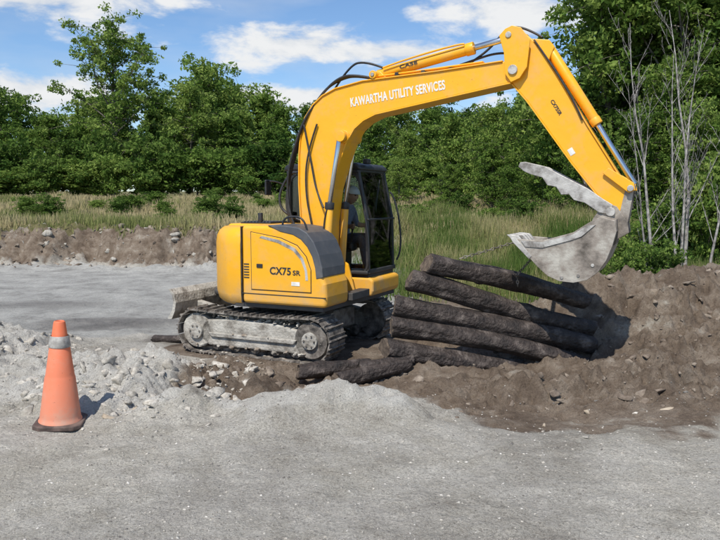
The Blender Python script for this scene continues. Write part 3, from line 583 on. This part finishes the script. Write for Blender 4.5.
# ---------------------------------------------------------------- logs
def log(name,p1,p2,r1,r2,seed,bend=.03,parent=None):
    p1=Vector(p1);p2=Vector(p2); u,w=frame(p2-p1); n=32; m_=90; V=[];F=[];mi=[]
    L_=(p2-p1).length
    for j in range(m_+1):
        t=j/m_; c=p1.lerp(p2,t)+u*bend*math.sin(t*3.1+seed)+w*bend*math.sin(t*4.3+seed*2); rr=r1+(r2-r1)*t
        ax=(p2-p1).normalized()
        for i in range(n):
            a=2*math.pi*i/n; q=Vector((math.cos(a)*1.5,math.sin(a)*1.5,t*L_*1.1+seed*7))
            f=1+.19*noise.fractal(q,1,2,3)+.09*noise.noise(Vector((math.cos(a)*5,math.sin(a)*5,t*L_*1.2+seed)))+.06*noise.noise(Vector((math.cos(a)*11,math.sin(a)*11,t*L_*6+seed)))
            for (kt,ka) in ((.27+.05*math.sin(seed),1.3*seed),(.62,seed*2.2)):
                da=(a-ka+math.pi)%(2*math.pi)-math.pi; f+=.20*math.exp(-((t-kt)*L_/.07)**2-(da/.35)**2)
            e=0
            if j==0 or j==m_: e=.03*noise.noise(Vector((math.cos(a)*3,math.sin(a)*3,seed*3)))+.03*math.cos(a+seed)
            if j==0 or j==m_: f*=.93
            V.append(c+ax*e+(u*math.cos(a)+w*math.sin(a))*rr*f)
    for j in range(m_):
        for i in range(n): F.append((j*n+i,j*n+(i+1)%n,(j+1)*n+(i+1)%n,(j+1)*n+i)); mi.append(0)
    F.append(list(range(n))); F.append(list(range(m_*n,(m_+1)*n))); mi+=[1,1]
    o=mesh_obj(name,V,F,[WOOD,WEND],parent)
    for p,k in zip(o.data.polygons,mi): p.material_index=k; p.use_smooth=(k==0)
    return o
log('timber_log',(.80,8.42,1.47),(2.93,8.95,.89),.13,.10,1,.035)
log('timber_log',(.57,8.32,1.22),(3.02,8.88,.56),.135,.105,2.3,.035)
log('timber_log',(.42,8.22,.98),(2.97,8.75,.34),.13,.11,3.7,.025)
log('timber_log',(.38,8.15,.74),(2.88,8.66,.15),.125,.10,4.4,.03)
log('timber_log',(.29,8.08,.46),(2.0,8.55,.12),.13,.10,5.9,.02)
log('timber_log',(-.27,7.62,.22),(.55,8.02,.28),.095,.09,6.8,.01)
log('timber_log',(-.72,7.98,.20),(.10,8.25,.23),.085,.09,8.1,.01)
log('timber_log',(.0,7.85,.29),(.62,8.10,.35),.07,.07,9.1,.01)
log('timber_log',(-3.05,10.25,.15),(-2.62,10.12,.17),.055,.05,3.1,.005)
def chain(name,pts,parent=None):
    parts=[]; pts=[Vector(p) for p in pts]; step=.042; k=0
    for a,b_ in zip(pts[:-1],pts[1:]):
        n=max(1,int((b_-a).length/step)); d=(b_-a).normalized(); u,w=frame(d)
        for i in range(n):
            c=a.lerp(b_,(i+.5)/n); uu=u if k%2 else w; k+=1
            V=[];F=[]; M=12;K=5
            for q in range(M):
                t=2*math.pi*q/M; cc=c+d*math.cos(t)*.028+uu*math.sin(t)*.014; rd=(d*math.cos(t)+uu*math.sin(t)).normalized(); nn=d.cross(uu)
                for s in range(K):
                    b2=2*math.pi*s/K; V.append(cc+(rd*math.cos(b2)+nn*math.sin(b2))*.0052)
            for q in range(M):
                for s in range(K): F.append((q*K+s,q*K+(s+1)%K,((q+1)%M)*K+(s+1)%K,((q+1)%M)*K+s))
            parts.append((V,F))
    VV=[];FF=[]
    for V,F in parts:
        o=len(VV); VV+=V; FF+=[tuple(x+o for x in f) for f in F]
    return mesh_obj(name,VV,FF,TRK,parent,True)
RZ=Matrix.Rotation(EA,3,'Z')
def l2w(x,y,z): v=RZ@Vector((x,y,z)); return (v.x+EX.x,v.y+EX.y,v.z)
chain('lifting_chain',[l2w(3.36,-.54,1.52),(1.90,8.42,1.30),(1.93,8.50,1.15)])
chain('lifting_chain',[l2w(3.12,BC,1.70),(1.5,8.45,1.58),(1.2,8.4,1.50)])
# ---------------------------------------------------------------- traffic cone
cone=empty('traffic_cone',(-2.47,5.62,terr(-2.47,5.62)[0]-.005)); cone.rotation_euler=(math.radians(1.5),math.radians(2.0),.2)
ORG=paint_mat('orange_cone_plastic',(.76,.175,.07),(.46,.34,.26),-.1,.75,.55)
BAND=pmat('dirty_reflective_band',[(.22,.20,.18),(.50,.48,.44)],14,.6,.1)
def lathe(name,prof,mat,parent,n=40):
    V=[];F=[]
    for r,z in prof:
        for i in range(n):
            a=2*math.pi*i/n; V.append((r*math.cos(a),r*math.sin(a),z))
    for k in range(len(prof)-1):
        for i in range(n): F.append((k*n+i,k*n+(i+1)%n,(k+1)*n+(i+1)%n,(k+1)*n+i))
    o=mesh_obj(name,V,F,mat,parent,True); md=o.modifiers.new('es','EDGE_SPLIT'); md.split_angle=math.radians(40); return o
lathe('cone_body',[(.170,.035),(.168,.05),(.160,.06),(.156,.09),(.118,.40),(.114,.41),(.110,.43),(.078,.66),(.070,.675),(.067,.70),(.047,.845),(.043,.862),(.034,.868),(.030,.86),(.036,.84),(.14,.08)],ORG,cone)
lathe('cone_reflective_band',[(.0825,.655),(.0855,.66),(.0725,.745),(.0695,.748)],BAND,cone)
bs=[(.19,.13),(.13,.19),(-.13,.19),(-.19,.13),(-.19,-.13),(-.13,-.19),(.13,-.19),(.19,-.13)]
prism_z('cone_base',bs,0,.042,pmat('cone_base_rubber',[(.05,.035,.03),(.16,.11,.09)],9,.8),cone,.01)
# ---------------------------------------------------------------- vegetation
def tubeq(V,Q,T,pts,rads,n=6):
    off=len(V)
    for j,(p,r) in enumerate(zip(pts,rads)):
        d=(pts[min(j+1,len(pts)-1)]-pts[max(j-1,0)]); u,w=frame(d if d.length>1e-6 else Vector((0,0,1)))
        for i in range(n):
            a=2*math.pi*i/n; V.append(tuple(p+u*math.cos(a)*r+w*math.sin(a)*r)); T.append(.5)
    for j in range(len(pts)-1):
        for i in range(n): Q.append((off+j*n+i,off+j*n+(i+1)%n,off+(j+1)*n+(i+1)%n,off+(j+1)*n+i))
def tree_mesh(name,seed,h,r,base=.25,leaf=.16,lpc=60,cr=.75,nl=26,dark=False,shape='round',sub=3,trunk_r=None):
    rs=random.Random(seed); rg=np.random.default_rng(seed); V=[];Q=[];T=[]; tr=trunk_r or h*.014
    pts=[];x=y=0
    for i in range(9):
        t=i/8; pts.append(Vector((x,y,h*.93*t))); x+=rs.uniform(-.02,.02)*h*.5; y+=rs.uniform(-.02,.02)*h*.5
    tubeq(V,Q,T,pts,[tr*(1-.85*i/8)+.01 for i in range(9)],8)
    C=[]
    def tp(f):
        k=min(7,int(f*8)); return pts[k].lerp(pts[k+1],f*8-k)
    for i in range(nl):
        f=base+(1-base)*(i+rs.random())/nl*.98; g=(f-base)/(1-base)
        prof={'round':math.sin(math.pi*(.18+.78*g))**.7,'cone':(1-g)*.9+.12,'vase':math.sin(math.pi*(.1+.75*g))}[shape]
        ln=r*prof*rs.uniform(.6,1.2); az=i*2.4+rs.uniform(-.5,.5); el=rs.uniform(.15,.8)+.5*g
        d=Vector((math.cos(az)*math.cos(el),math.sin(az)*math.cos(el),math.sin(el))); p=tp(min(.99,f*.93)); lp=[p]
        for s in range(4): 
            d=(d+Vector((rs.uniform(-.25,.25),rs.uniform(-.25,.25),rs.uniform(-.12,.22)))).normalized(); p=p+d*ln/4; lp.append(p)
            if s>=1:
                C.append((p+Vector((rs.gauss(0,.2),rs.gauss(0,.2),rs.gauss(0,.2)))*cr,.75+.25*s/3))
                for _ in range(sub-1):
                    q=p+Vector((rs.gauss(0,1),rs.gauss(0,1),rs.gauss(.1,.6)))*cr*1.1; C.append((q,rs.uniform(.5,.9)))
                    tubeq(V,Q,T,[p,p.lerp(q,.5)+Vector((0,0,.05)),q],[tr*.12,tr*.08,tr*.03],3)
        tubeq(V,Q,T,lp,[tr*.38*(1-g*.5)*(1-.8*s/4)+.006 for s in range(5)],5)
    nb=len(Q); 
    LV=[];LT=[]
    for c,sc in C:
        n=int(lpc*sc*rs.uniform(.5,1.3)); cc=np.array(c[:]); R_=cr*sc*rs.uniform(.7,1.2)
        P_=rg.normal(size=(n,3)); nr=np.linalg.norm(P_,axis=1)[:,None]; P_=P_/nr*(rg.random((n,1))**.45)*R_*np.array([1,1,.65])+cc
        u=rg.normal(size=(n,3)); u/=np.linalg.norm(u,axis=1)[:,None]; w=np.cross(u,rg.normal(size=(n,3))+np.array([0,0,.8])); w/=np.linalg.norm(w,axis=1)[:,None]+1e-9
        s_=leaf*(.6+.8*rg.random((n,1)))
        q=np.stack([P_-u*s_,P_-w*s_*.5,P_+u*s_,P_+w*s_*.5],1); LV.append(q.reshape(-1,3))
        ct=rs.uniform(.15,.75); LT.append(np.repeat(np.clip(ct+rg.normal(size=n)*.16,0,1),4))
    LV=np.concatenate(LV); LT=np.concatenate(LT); nV=len(V)
    VV=np.concatenate([np.array(V),LV]); LQ=np.arange(len(LV)).reshape(-1,4)+nV
    QQ=np.concatenate([np.array(Q),LQ]); mi=np.concatenate([np.zeros(nb),np.ones(len(LQ))])
    return fast_quads(name,VV,QQ,[BARK,LEAFD if dark else LEAF],mi,np.concatenate([np.array(T),LT]),doobj=False)
def put(name,me,x,y,s=1,rz=0,parent=None,sz=None,dz=-.05):
    o=D.objects.new(name,me); o.location=(x,y,terr(x,y)[0]+dz); o.scale=(s,s,sz or s); o.rotation_euler=(0,0,rz); return link(o,parent)
far=[tree_mesh('far_tree_a',11,9,3.0,.06,.14,62,.78,24),tree_mesh('far_tree_b',12,9,2.4,.04,.13,62,.68,26),tree_mesh('far_tree_c',13,9,3.4,.08,.15,62,.83,24,shape='vase'),
     tree_mesh('far_tree_d',14,9,2.1,.03,.13,64,.62,28,shape='cone'),tree_mesh('far_tree_e',15,9,2.8,.05,.14,62,.78,24,dark=True)]
bush=[tree_mesh('bush_a',21,2.6,1.5,.05,.10,55,.5,16),tree_mesh('bush_b',22,2.6,1.7,.02,.11,55,.55,16,dark=True),tree_mesh('bush_c',23,2.6,1.2,.0,.085,50,.42,18)]
fr=empty('distant_treeline',(0,0,0)); rs=random.Random(5)
def ptree(me,x,y,s,sz): put('tree_part',me,x,y,s,rs.uniform(0,6.28),fr,sz)
def lineh(px):
    pts=[(-200,9),(0,9.6),(30,8.0),(60,7.8),(185,10.4),(250,10.2),(275,8.8),(300,9.0),(400,8.2),(470,7.8),(520,8.8),(800,10),(2000,9)]
    for (a,ha),(b_,hb) in zip(pts[:-1],pts[1:]):
        if a<=px<=b_: return ha+(hb-ha)*(px-a)/(b_-a)
    return 9
x=-66
while x<66:
    for row,(yb,hs) in enumerate(((57,.70),(64,.98),(74,.95))):
        X=x+rs.uniform(-1.6,1.6)+row*1.3; px=360+700*X/yb; hh_=lineh(px)/9*hs*rs.choice((.76,.86,.95,1.0,1.08))*(yb/60)
        ptree(rs.choice(far),X,yb+rs.uniform(-2.5,2.5),max(.62,hh_)*rs.uniform(.9,1.15),hh_)
    x+=3.9
for i in range(82):
    X=-60+i*1.5+rs.uniform(-.9,.9); ptree(rs.choice(bush),X,53+rs.uniform(-1.5,1.5),rs.uniform(1.0,1.7),rs.uniform(.7,1.4))
put('deciduous_tree',tree_mesh('deciduous_tree',31,14.0,6.0,.16,.14,68,.78,36,shape='vase',sub=4,trunk_r=.24),-20.2,57.5,.90,2.6,None,.90)
put('deciduous_tree',tree_mesh('decid3',33,9.5,3.0,.18,.13,52,.70,24,sub=3),-30.0,58,.95,0,None,.98)
put('deciduous_tree',tree_mesh('decid5',35,11,3.0,.12,.13,52,.72,26,sub=3),-13.9,58,.9,0,None,.88)
mid=tree_mesh('sapling',41,5.5,1.9,.08,.075,60,.48,24,sub=4); mid2=tree_mesh('sapling2',42,5.5,1.6,.05,.07,60,.42,24,shape='cone',sub=4)
thick=empty('shrub_thicket'); 
for (X,Y,s) in ((3.0,44,.9),(5.2,41,1.05),(7.2,38,1.0),(8.9,35,1.15),(6.4,34,.7),(9.6,31,1.2),(7.8,30,.65),(4.6,36,.5),(2.2,40,.5),(8.2,26.5,.6),(9.8,25,.8),(-2.5,50,.9),(6.2,29,.4),(11.0,22.5,.8)):
    put('shrub_part',rs.choice((mid,mid2)),X,Y,s,rs.uniform(0,6),thick)
for i in range(34):
    X=6.0+rs.random()*13; Y=17.5+rs.random()*9
    if X/Y<.345: continue
    put('bush_part',rs.choice(bush),X,Y,rs.uniform(.5,1.0),rs.uniform(0,6),thick,rs.uniform(.5,1.05))
for (X,Y,s) in ((5.6,14.5,.3),(6.2,14.2,.35),(5.9,15.5,.45),(8.3,14.6,.4),(4.9,15.2,.28)): put('bush_part',rs.choice(bush),X,Y,s,rs.uniform(0,6),thick,s)
weeds=empty('field_weeds')
for i in range(46):
    X=rs.uniform(-16,6); Y=rs.uniform(23.8,46); s=rs.uniform(.14,.34)
    put('weed_clump',rs.choice(bush),X,Y,s*1.3,rs.uniform(0,6),weeds,s)
r1=tree_mesh('maple_tree_a',51,13.5,4.0,.10,.12,85,.80,40,dark=True,sub=4,trunk_r=.2)
r2=tree_mesh('maple_tree_b',52,12.5,3.6,.08,.12,85,.75,40,sub=4,trunk_r=.18)
r3=tree_mesh('maple_tree_c',53,11.0,3.0,.06,.11,85,.7,38,sub=4,trunk_r=.16)
for me,X,Y,s,a in ((r3,10.0,29,1.05,0),(r1,12.8,28,1.0,1),(r2,15.2,30,1.05,2),(r1,18,28,1.05,3),(r2,12.9,34,1.1,4),(r1,20.5,31,1.1,5),(r3,14.2,25,.9,2.5),(r2,17.5,25,.95,.4),(r3,11.5,25.5,.55,1.9)):
    put('maple_tree',me,X,Y,s,a)
def bare(name,seed,h,lean,tr):
    rs=random.Random(seed); V=[];Q=[];T=[]
    def grow(p,d,ln,r,lv):
        n=6; pts=[p]
        for i in range(n):
            d=(d+Vector((rs.uniform(-.09,.09),rs.uniform(-.09,.09),rs.uniform(-.02,.09)))).normalized(); p=p+d*ln/n; pts.append(p)
        tubeq(V,Q,T,pts,[max(.0030,r*(1-.88*i/n)) for i in range(n+1)],6 if lv<2 else 4)
        if lv<2:
            for i in range(2,n+1):
                for _ in range(3 if lv==0 else 1):
                    az=rs.uniform(0,6.28); el=rs.uniform(.6,1.15); dd=(Vector((math.cos(az)*math.cos(el),math.sin(az)*math.cos(el),math.sin(el)))+d*.4).normalized()
                    q=pts[i-1].lerp(pts[i],rs.random()); grow(q,dd,ln*rs.uniform(.15,.34)*(1.1-i/n*.5),max(.003,r*(1-.8*i/n)*.40),lv+1)
    grow(Vector((0,0,0)),Vector((lean[0],lean[1],1)).normalized(),h,tr,0)
    return fast_quads(name,V,Q,[BARKG],None,T,doobj=False)
for sd,X,Y,h,ln,tr in ((1,6.75,16.0,6.2,(.0,0),.045),(2,7.15,15.8,5.6,(-.05,.02),.04),(3,7.6,16.3,6.6,(.05,0),.05),(4,6.9,16.6,4.8,(-.12,0),.03),(5,7.75,15.6,5.4,(.12,-.02),.035),(6,7.4,16.1,6.0,(.01,.05),.04)):
    put('bare_tree',bare('bare_tree',sd,h,ln,tr),X,Y,1,0)
def grass(name,n,xr,yr,hfun,wid,tintf,dens):
    P=[];H=[];T=[]
    t=0
    while len(P)<n and t<n*4:
        t+=1; x=random.uniform(*xr); y=yr[0]+(yr[1]-yr[0])*random.random()**1.4
        z,b_,g_,r_,ro,mo,_=terr(x,y)
        if random.random()<g_*dens(x,y): P.append((x,y,z)); H.append(hfun(x,y)); T.append(tintf(x,y))
    P=np.array(P);H=np.array(H);T=np.array(T); k=5
    P=np.repeat(P,k,0)+np.concatenate([RNG.normal(size=(len(P)*k,2))*.09,np.zeros((len(P)*k,1))],1); H=np.repeat(H,k)*(.5+.7*RNG.random(len(P))); T=np.clip(np.repeat(T,k)+RNG.normal(size=len(P))*.15,0,1)
    a=RNG.random(len(P))*6.28; u=np.stack([np.cos(a),np.sin(a),0*a],1)*wid*(P[:,1:2]/25)
    ln=RNG.normal(size=(len(P),2))*.22; tip=P+np.stack([ln[:,0]*H,ln[:,1]*H,H],1)
    q=np.stack([P-u-[0,0,.03],P+u-[0,0,.03],tip+u*.15,tip-u*.15],1).reshape(-1,3)
    fast_quads(name,q,np.arange(len(q)).reshape(-1,4),[GRS],None,np.repeat(T,4))
grass('field_grass',17000,(-26,10),(22.4,52),lambda x,y:.30+.34*nz(x,y,.35,2),.020,lambda x,y:.50+1.1*nz(x,y,.25,3,4.),lambda x,y:1)
grass('weeds_grass',13000,(-.5,12),(13.5,28),lambda x,y:.42+.50*nz(x,y,.5,2),.014,lambda x,y:.38+1.1*nz(x,y,.5,3,4.),lambda x,y:.9)
# ---------------------------------------------------------------- light / sky
S=Vector((-.28,-.72,.0)).normalized(); el=math.radians(54); S=Vector((S.x*math.cos(el),S.y*math.cos(el),math.sin(el)))
sun=D.lights.new('sun','SUN'); sun.energy=4.9; sun.angle=math.radians(.53); sun.color=(1,.95,.87); so=D.objects.new('sun',sun); link(so); so.rotation_euler=(-S).to_track_quat('-Z','Y').to_euler(); so.location=(0,0,30)
w=D.worlds.new('World'); scene.world=w; w.use_nodes=True; nt=w.node_tree; L=nt.links.new; bg=nt.nodes['Background']; bg.inputs[1].default_value=.12
sky=N(nt,'ShaderNodeTexSky'); sky.sky_type='NISHITA'; sky.sun_disc=False; sky.sun_elevation=el; sky.sun_rotation=math.atan2(S.x,S.y); sky.air_density=1.0; sky.dust_density=.3; sky.ozone_density=2.0
tc=N(nt,'ShaderNodeTexCoord'); gen=tc.outputs['Generated']
def wn(scale,vs,detail=8,rough=.6,dist=0):
    mp=N(nt,'ShaderNodeMapping'); mp.inputs['Scale'].default_value=vs; L(gen,mp.inputs[0])
    n=N(nt,'ShaderNodeTexNoise'); n.inputs['Scale'].default_value=scale; n.inputs['Detail'].default_value=detail; n.inputs['Roughness'].default_value=rough; n.inputs['Distortion'].default_value=dist; L(mp.outputs[0],n.inputs['Vector']); return n
blobs=[(-.45,.275,.20,.026),(-.09,.215,.09,.024),(.04,.205,.12,.014),(-.14,.145,.20,.012),(-.47,.15,.13,.035),(.22,.26,.10,.025),(.02,.135,.14,.015),(.7,.25,.25,.05),(-.85,.2,.25,.06)]
sx=N(nt,'ShaderNodeSeparateXYZ'); L(gen,sx.inputs[0])
dx_=N(nt,'ShaderNodeMath',operation='DIVIDE'); L(sx.outputs[0],dx_.inputs[0]); L(sx.outputs[1],dx_.inputs[1])
dz_=N(nt,'ShaderNodeMath',operation='DIVIDE'); L(sx.outputs[2],dz_.inputs[0]); L(sx.outputs[1],dz_.inputs[1])
cb=N(nt,'ShaderNodeCombineXYZ'); L(dx_.outputs[0],cb.inputs[0]); L(dz_.outputs[0],cb.inputs[1])
acc=None
for (cx,cz,rx,rz) in blobs:
    s1=N(nt,'ShaderNodeVectorMath',operation='SUBTRACT'); L(cb.outputs[0],s1.inputs[0]); s1.inputs[1].default_value=(cx,cz,0)
    s2=N(nt,'ShaderNodeVectorMath',operation='DIVIDE'); L(s1.outputs[0],s2.inputs[0]); s2.inputs[1].default_value=(rx,rz,1)
    s3=N(nt,'ShaderNodeVectorMath',operation='LENGTH'); L(s2.outputs[0],s3.inputs[0])
    s4=N(nt,'ShaderNodeMapRange'); s4.inputs[1].default_value=0; s4.inputs[2].default_value=1.9; s4.inputs[3].default_value=1; s4.inputs[4].default_value=0; L(s3.outputs['Value'],s4.inputs[0])
    if acc is None: acc=s4.outputs[0]
    else:
        mx=N(nt,'ShaderNodeMath',operation='MAXIMUM'); L(acc,mx.inputs[0]); L(s4.outputs[0],mx.inputs[1]); acc=mx.outputs[0]
n1=wn(11,(1,1,2.4),7,.60,.2); n2=wn(4,(1,1,3.5),4,.55)
a1=N(nt,'ShaderNodeMath',operation='MULTIPLY_ADD'); L(acc,a1.inputs[0]); a1.inputs[1].default_value=.38; L(n1.outputs['Fac'],a1.inputs[2])
a2=N(nt,'ShaderNodeMapRange'); a2.interpolation_type='SMOOTHSTEP'; a2.inputs[1].default_value=.58; a2.inputs[2].default_value=.84; L(a1.outputs[0],a2.inputs[0])
v1=N(nt,'ShaderNodeMapRange'); v1.inputs[1].default_value=.42; v1.inputs[2].default_value=.75; v1.inputs[4].default_value=.35; L(n2.outputs['Fac'],v1.inputs[0])
mxx=N(nt,'ShaderNodeMath',operation='MAXIMUM'); L(a2.outputs[0],mxx.inputs[0]); L(v1.outputs[0],mxx.inputs[1])
cc=N(nt,'ShaderNodeValToRGB'); cc.color_ramp.elements[0].color=(4.8,5.3,6.0,1); cc.color_ramp.elements[1].color=(7.2,7.3,7.4,1); cc.color_ramp.elements[0].position=.3; cc.color_ramp.elements[1].position=.6
L(n1.outputs['Fac'],cc.inputs[0])
tn=N(nt,'ShaderNodeMix',data_type='RGBA',blend_type='MULTIPLY'); tn.inputs[0].default_value=1; L(sky.outputs[0],tn.inputs[6]); tn.inputs[7].default_value=(.9,1.06,1.22,1)
mc=N(nt,'ShaderNodeMix',data_type='RGBA'); L(mxx.outputs[0],mc.inputs[0]); L(tn.outputs[2],mc.inputs[6]); L(cc.outputs[0],mc.inputs[7]); L(mc.outputs[2],bg.inputs[0])
# ---------------------------------------------------------------- camera
cam=D.cameras.new('camera'); cam.lens=35; cam.sensor_width=36; cam.clip_end=2000; cam.clip_start=.05
co=D.objects.new('camera',cam); link(co); co.location=(0,0,2.2); co.rotation_euler=(math.radians(90-5.7),0,0); scene.camera=co
scene.view_settings.view_transform='Standard'; scene.view_settings.look='None'; scene.view_settings.exposure=0
